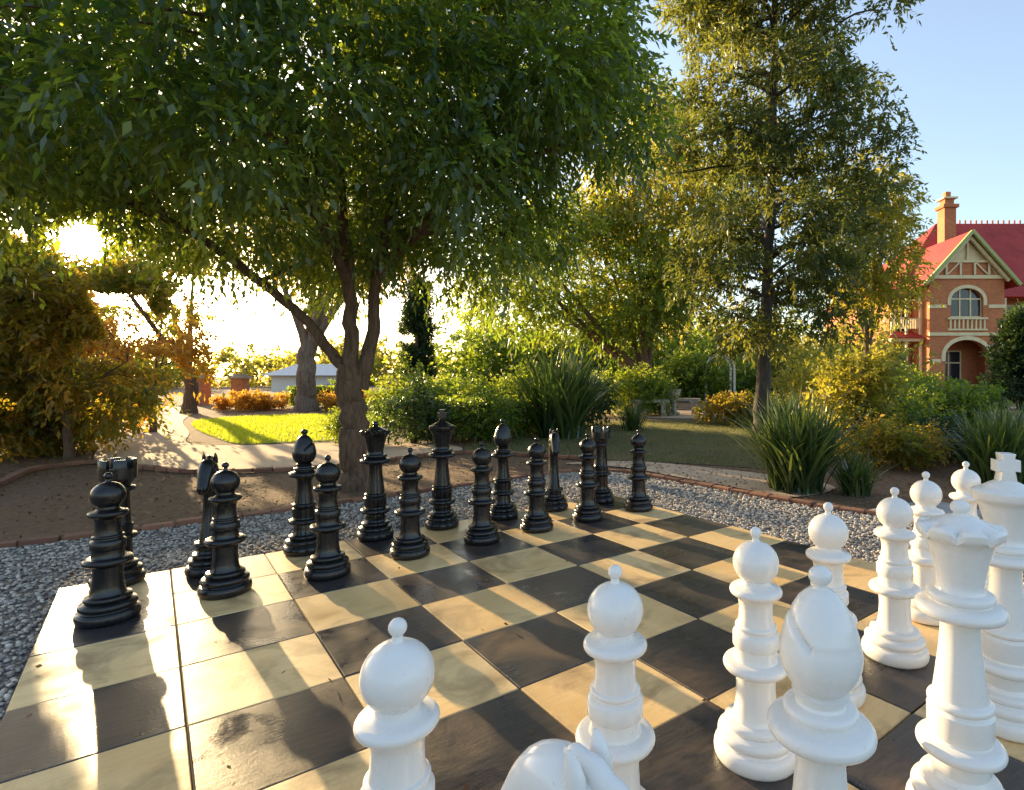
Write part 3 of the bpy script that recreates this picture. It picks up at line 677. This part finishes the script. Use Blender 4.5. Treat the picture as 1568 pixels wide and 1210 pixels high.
arch_trim(T_,cx,1.55,0,2.6,Y-.06,Y-.003,.28); arch_trim(T_,cx,1.15,0,6.55,Y-.06,Y-.003,.24)
T_.box(bx0-.05,cx-1.9,Y-.08,Y-.003,2.15,2.4); T_.box(cx+1.9,bx1+.05,Y-.08,Y-.003,2.15,2.4)
T_.box(bx0-.05,cx-1.5,Y-.08,Y-.003,6.0,6.25); T_.box(cx+1.5,bx1+.05,Y-.08,Y-.003,6.0,6.25)
T_.box(bx0-.06,bx1+.06,Y-.09,Y-.003,4.05,4.28); T_.box(cx-1.4,cx+1.4,Y-.16,Y-.003,5.2,5.34)
for k in range(9): T_.box(cx-1.25+k*.3,cx-1.15+k*.3,Y-.1,Y-.003,4.55,5.19)
T_.box(cx-1.4,cx+1.4,Y-.12,Y-.003,4.42,4.54)
gx0,gx1,ga=23.9,30.0,11.3
W.add([(bx0,Y+.05,8.1),(bx1,Y+.05,8.1),(cx,Y+.05,10.95)],[(0,1,2)],1)
def beam(mb,x0,z0,x1,z1,wd,y0,y1,mi=0):
    d=Vector((x1-x0,0,z1-z0)).normalized(); n=Vector((-d.z,0,d.x))*wd/2
    q=[Vector((x0,0,z0))-n,Vector((x1,0,z1))-n,Vector((x1,0,z1))+n,Vector((x0,0,z0))+n]
    mb.add([(p.x,y0,p.z) for p in q]+[(p.x,y1,p.z) for p in q],[(0,1,2,3),(7,6,5,4),(0,4,5,1),(1,5,6,2),(2,6,7,3),(3,7,4,0)],mi)
Gn=MB()
beam(Gn,gx0-.3,7.55,cx,ga,.22,Y-.72,Y-.5); beam(Gn,gx1+.3,7.55,cx,ga+.01,.22,Y-.715,Y-.495)
beam(T_,bx0,8.2,bx1,8.2,.25,Y-.12,Y-.06); beam(T_,cx-1.6,9.3,cx+1.6,9.3,.16,Y-.12,Y-.06)
D_=MB()
D_.add([(bx0+.6,Y+.03,8.33),(bx1-.6,Y+.03,8.33),(cx+1.5,Y+.03,9.2),(cx-1.5,Y+.03,9.2)],[(0,1,2,3)],0)
for xx,za,zb in ((cx-1.5,8.35,9.25),(cx-.5,8.35,9.25),(cx+.5,8.35,9.25),(cx+1.5,8.35,9.25),(cx,9.4,10.7)): beam(T_,xx,za,xx,zb,.14,Y-.12,Y-.06)
beam(T_,cx-1.4,8.4,cx-.6,9.2,.1,Y-.1,Y-.065); beam(T_,cx+1.4,8.4,cx+.6,9.2,.1,Y-.1,Y-.065)
beam(T_,bx0-.1,7.9,cx,10.95,.2,Y-.4,Y-.2); beam(T_,bx1+.1,7.9,cx,10.96,.2,Y-.395,Y-.195)
R=MB()
R.add([(gx0-.45,Y-.7,7.5),(cx,Y-.7,11.35),(cx,Y+7,11.35),(gx0-.45,Y+7,7.5),(gx1+.45,Y-.7,7.5),(gx1+.45,Y+7,7.5)],[(0,1,2,3),(4,5,2,1)])
R.add([(22.2,41.2,7.0),(52,41.2,7.0),(48,47.5,14),(29.3,47.5,14),(22.2,55,7.0),(52,55,7.0)],[(0,1,2,3),(0,3,4),(3,2,5,4),(1,5,2)])
for k in range(40): R.box(29.4+k*.46,29.5+k*.46,47.45,47.55,14.0,14.28,0)
W.box(24.7,51,43.0,43.4,-.1,7.2); W.box(22.6,24.2,42.2,42.6,-.1,7.2); W.box(22.6,23.0,42.6,54,-.1,7.2)
for (xc) in (32.5,36,40): window(F,Gm,xc,1.3,4.6,6.6,42.85,2); window(F,Gm,xc,1.3,.9,3.1,42.85,2)
window(F,Gm,23.4,.9,4.4,6.2,42.06,2); window(F,Gm,23.4,.9,.9,2.8,42.06,2)
for z in (3.7,): T_.box(22.0,24.25,40.6,42.19,z,z+.22); T_.box(29.65,51,41.0,42.98,z,z+.22)
R.add([(21.8,40.3,3.95),(24.24,40.3,3.95),(24.24,42.19,4.55),(21.8,42.19,4.55)],[(0,1,2,3)])
for xx in (22.05,23.1,24.1): T_.box(xx-.07,xx+.07,40.7,40.84,-.1,3.69); T_.box(xx-.06,xx+.06,40.75,40.87,4.2,6.9)
for xx in np.arange(30.6,50,2.4): T_.box(xx-.07,xx+.07,41.1,41.24,-.1,3.69); T_.box(xx-.07,xx+.07,41.25,41.39,3.93,6.9)
for c0 in (22.57,23.6): 
    for k in range(6):
        a0=math.pi*k/6;a1=math.pi*(k+1)/6; beam(T_,c0-.5*math.cos(a0),6.3+.4*math.sin(a0),c0-.5*math.cos(a1),6.3+.4*math.sin(a1),.09,40.76,40.86)
for k in range(16): T_.box(22.1+k*.13,22.15+k*.13,40.8,40.84,4.62,5.3)
T_.box(22.0,24.2,40.79,40.85,5.3,5.38)
W.box(27.6,28.5,43.6,44.5,9,14.2); W.box(27.45,28.65,43.45,44.65,14.2,14.45); W.box(27.7,28.4,43.7,44.4,14.45,14.9); T_.box(27.5,28.6,43.5,44.6,14.9,15.02)
W.box(27.85,28.25,43.85,44.25,15.02,15.5)
T_.box(cx-1.9,cx+1.9,Y-1.4,Y-.2,-.1,.15); T_.box(cx-1.7,cx+1.7,Y-1.0,Y-.2,.15,.32); T_.box(cx-1.5,cx+1.5,Y-.6,Y-.2,.32,.5)
part('walls',W,['brick','cream']); part('gable_panel',D_,['brick']); part('window_frames',F,['cream']); part('window_glass',Gm,['glass']); part('trim',T_,['cream']); part('roof',R,['roof']); part('bargeboards',Gn,['green'])

E=empty('white_pavilion'); a=MB(); b=MB()
a.box(-25.6,-20.2,45,45.2,-.1,1.3); a.box(-25.6,-25.4,45.2,49,-.1,1.3); a.box(-20.4,-20.2,45.2,49,-.1,1.3)
b.add([(-26.1,44.4,1.25),(-19.7,44.4,1.25),(-21.2,47,2.2),(-24.6,47,2.2),(-26.1,49.6,1.25),(-19.7,49.6,1.25)],[(0,1,2,3),(3,2,5,4),(0,3,4),(1,5,2)])
obj('walls',a.mesh('w',[M['whitepaint']]),E); obj('roof',b.mesh('r',[M['greyroof']]),E)
for x in (-17.3,-15.6):
    m_=MB(); m_.box(x-.25,x+.25,24.75,25.25,-.1,1.1,0); m_.box(x-.32,x+.32,24.68,25.32,1.1,1.2,1); m_.box(x-.2,x+.2,24.8,25.2,1.2,1.3,1)
    obj('brick_pillar',m_.mesh('p',[M['brick'],M['stone']]))
m_=MB()
for yy in (27.6,28.4):
    for xx in (5.5,6.9): m_.box(xx-.05,xx+.05,yy-.05,yy+.05,-.1,1.6)
    n=12
    for k in range(n):
        a0=math.pi*k/n;a1=math.pi*(k+1)/n; beam(m_,6.2-.7*math.cos(a0),1.6+.6*math.sin(a0),6.2-.7*math.cos(a1),1.6+.6*math.sin(a1),.08,yy-.04,yy+.04)
for k in range(9):
    a0=math.pi*k/8; x=6.2-.7*math.cos(a0); z=1.62+.6*math.sin(a0); m_.box(x-.025,x+.025,27.5,28.5,z+.03,z+.07)
for z in (.3,.6,.9,1.2,1.5):
    for xx in (5.5,6.9): m_.box(xx-.02,xx+.02,27.66,28.34,z-.02,z+.02)
obj('garden_arbor',m_.mesh('arbor',[M['whitepaint']]))
def bench(x,y,rz):
    m_=MB(); m_.box(-.6,.6,-.2,.2,.38,.47)
    for sx in (-1,1): m_.box(sx*.42-.07,sx*.42+.07,-.16,.16,-.06,.32); m_.box(sx*.42-.11,sx*.42+.11,-.19,.19,.32,.379)
    obj('stone_bench',m_.mesh('bench',[M['stone']]),None,(x,y,0),rz)
bench(1.75,17.6,.1); bench(2.9,18.6,-.3); bench(2.2,19.4,.2)
m_=MB(); m_.lathe([(.001,-.06),(.2,-.06),(.2,.05),(.1,.09),(.07,.2),(.09,.3),(.07,.42),(.14,.5),(.2,.62),(.24,.75),(.26,.78),(.22,.79),(.2,.74),(.001,.7)],24); obj('stone_urn',m_.mesh('urn',[M['stone']],40),None,(2.55,17.9,0))
m_=MB(); m_.box(-.45,.45,-.3,.3,-.04,.0); obj('paving_slab',m_.mesh('slab',[M['concrete']]),None,(3.05,5.1,-.015),.5)

# ------------------------------------------------------------ light and sky
el=math.atan2(.238,math.hypot(.904,1.)); az=math.atan2(-.904,1.)
w=bpy.data.worlds.new('World'); scene.world=w; w.use_nodes=True; nt=w.node_tree; nt.nodes.clear()
out=nt.nodes.new('ShaderNodeOutputWorld'); sky=nt.nodes.new('ShaderNodeTexSky'); sky.sky_type='NISHITA'; sky.sun_disc=False
sky.sun_elevation=el; sky.sun_rotation=az; sky.air_density=1.; sky.dust_density=1.6; sky.ozone_density=1.6
bg=nt.nodes.new('ShaderNodeBackground'); bg.inputs[1].default_value=.38; nt.links.new(sky.outputs[0],bg.inputs[0])
tc=nt.nodes.new('ShaderNodeTexCoord'); dt=nt.nodes.new('ShaderNodeVectorMath'); dt.operation='DOT_PRODUCT'; dt.inputs[1].default_value=tuple(SUN); nt.links.new(tc.outputs['Generated'],dt.inputs[0])
mxn=nt.nodes.new('ShaderNodeMath'); mxn.operation='MAXIMUM'; mxn.inputs[1].default_value=0; nt.links.new(dt.outputs['Value'],mxn.inputs[0])
hz=nt.nodes.new('ShaderNodeBackground'); hz.inputs[0].default_value=(.90,.90,1,1); hz.inputs[1].default_value=.18
ads=nt.nodes.new('ShaderNodeAddShader'); nt.links.new(bg.outputs[0],ads.inputs[0]); nt.links.new(hz.outputs[0],ads.inputs[1]); prev=ads.outputs[0]
for pw,st,colr in ((8,.5,(1,.78,.48)),(60,.9,(1,.74,.38)),(400,3,(1,.80,.45)),(5000,200,(1,.93,.78))):
    pn=nt.nodes.new('ShaderNodeMath'); pn.operation='POWER'; pn.inputs[1].default_value=pw; nt.links.new(mxn.outputs[0],pn.inputs[0])
    ml=nt.nodes.new('ShaderNodeMath'); ml.operation='MULTIPLY'; ml.inputs[1].default_value=st; nt.links.new(pn.outputs[0],ml.inputs[0])
    b2=nt.nodes.new('ShaderNodeBackground'); b2.inputs[0].default_value=(*colr,1); nt.links.new(ml.outputs[0],b2.inputs[1])
    ads=nt.nodes.new('ShaderNodeAddShader'); nt.links.new(prev,ads.inputs[0]); nt.links.new(b2.outputs[0],ads.inputs[1]); prev=ads.outputs[0]
nt.links.new(prev,out.inputs[0])
sl=bpy.data.lights.new('sun','SUN'); sl.energy=14; sl.angle=math.radians(.5); sl.color=(1,.73,.38)
so=bpy.data.objects.new('sun',sl); COL.objects.link(so); so.rotation_euler=Vector(SUN).to_track_quat('Z','Y').to_euler(); so.location=(-20,25,15)

cam=bpy.data.cameras.new('camera'); cam.sensor_fit='HORIZONTAL'; cam.sensor_width=36; cam.lens=36*866/1568; cam.shift_x=-124/1568; cam.shift_y=-29/1568; cam.clip_start=.05; cam.clip_end=1500
co=bpy.data.objects.new('camera',cam); COL.objects.link(co); co.location=(0,0,1.2); co.rotation_euler=(math.radians(90),0,0); scene.camera=co
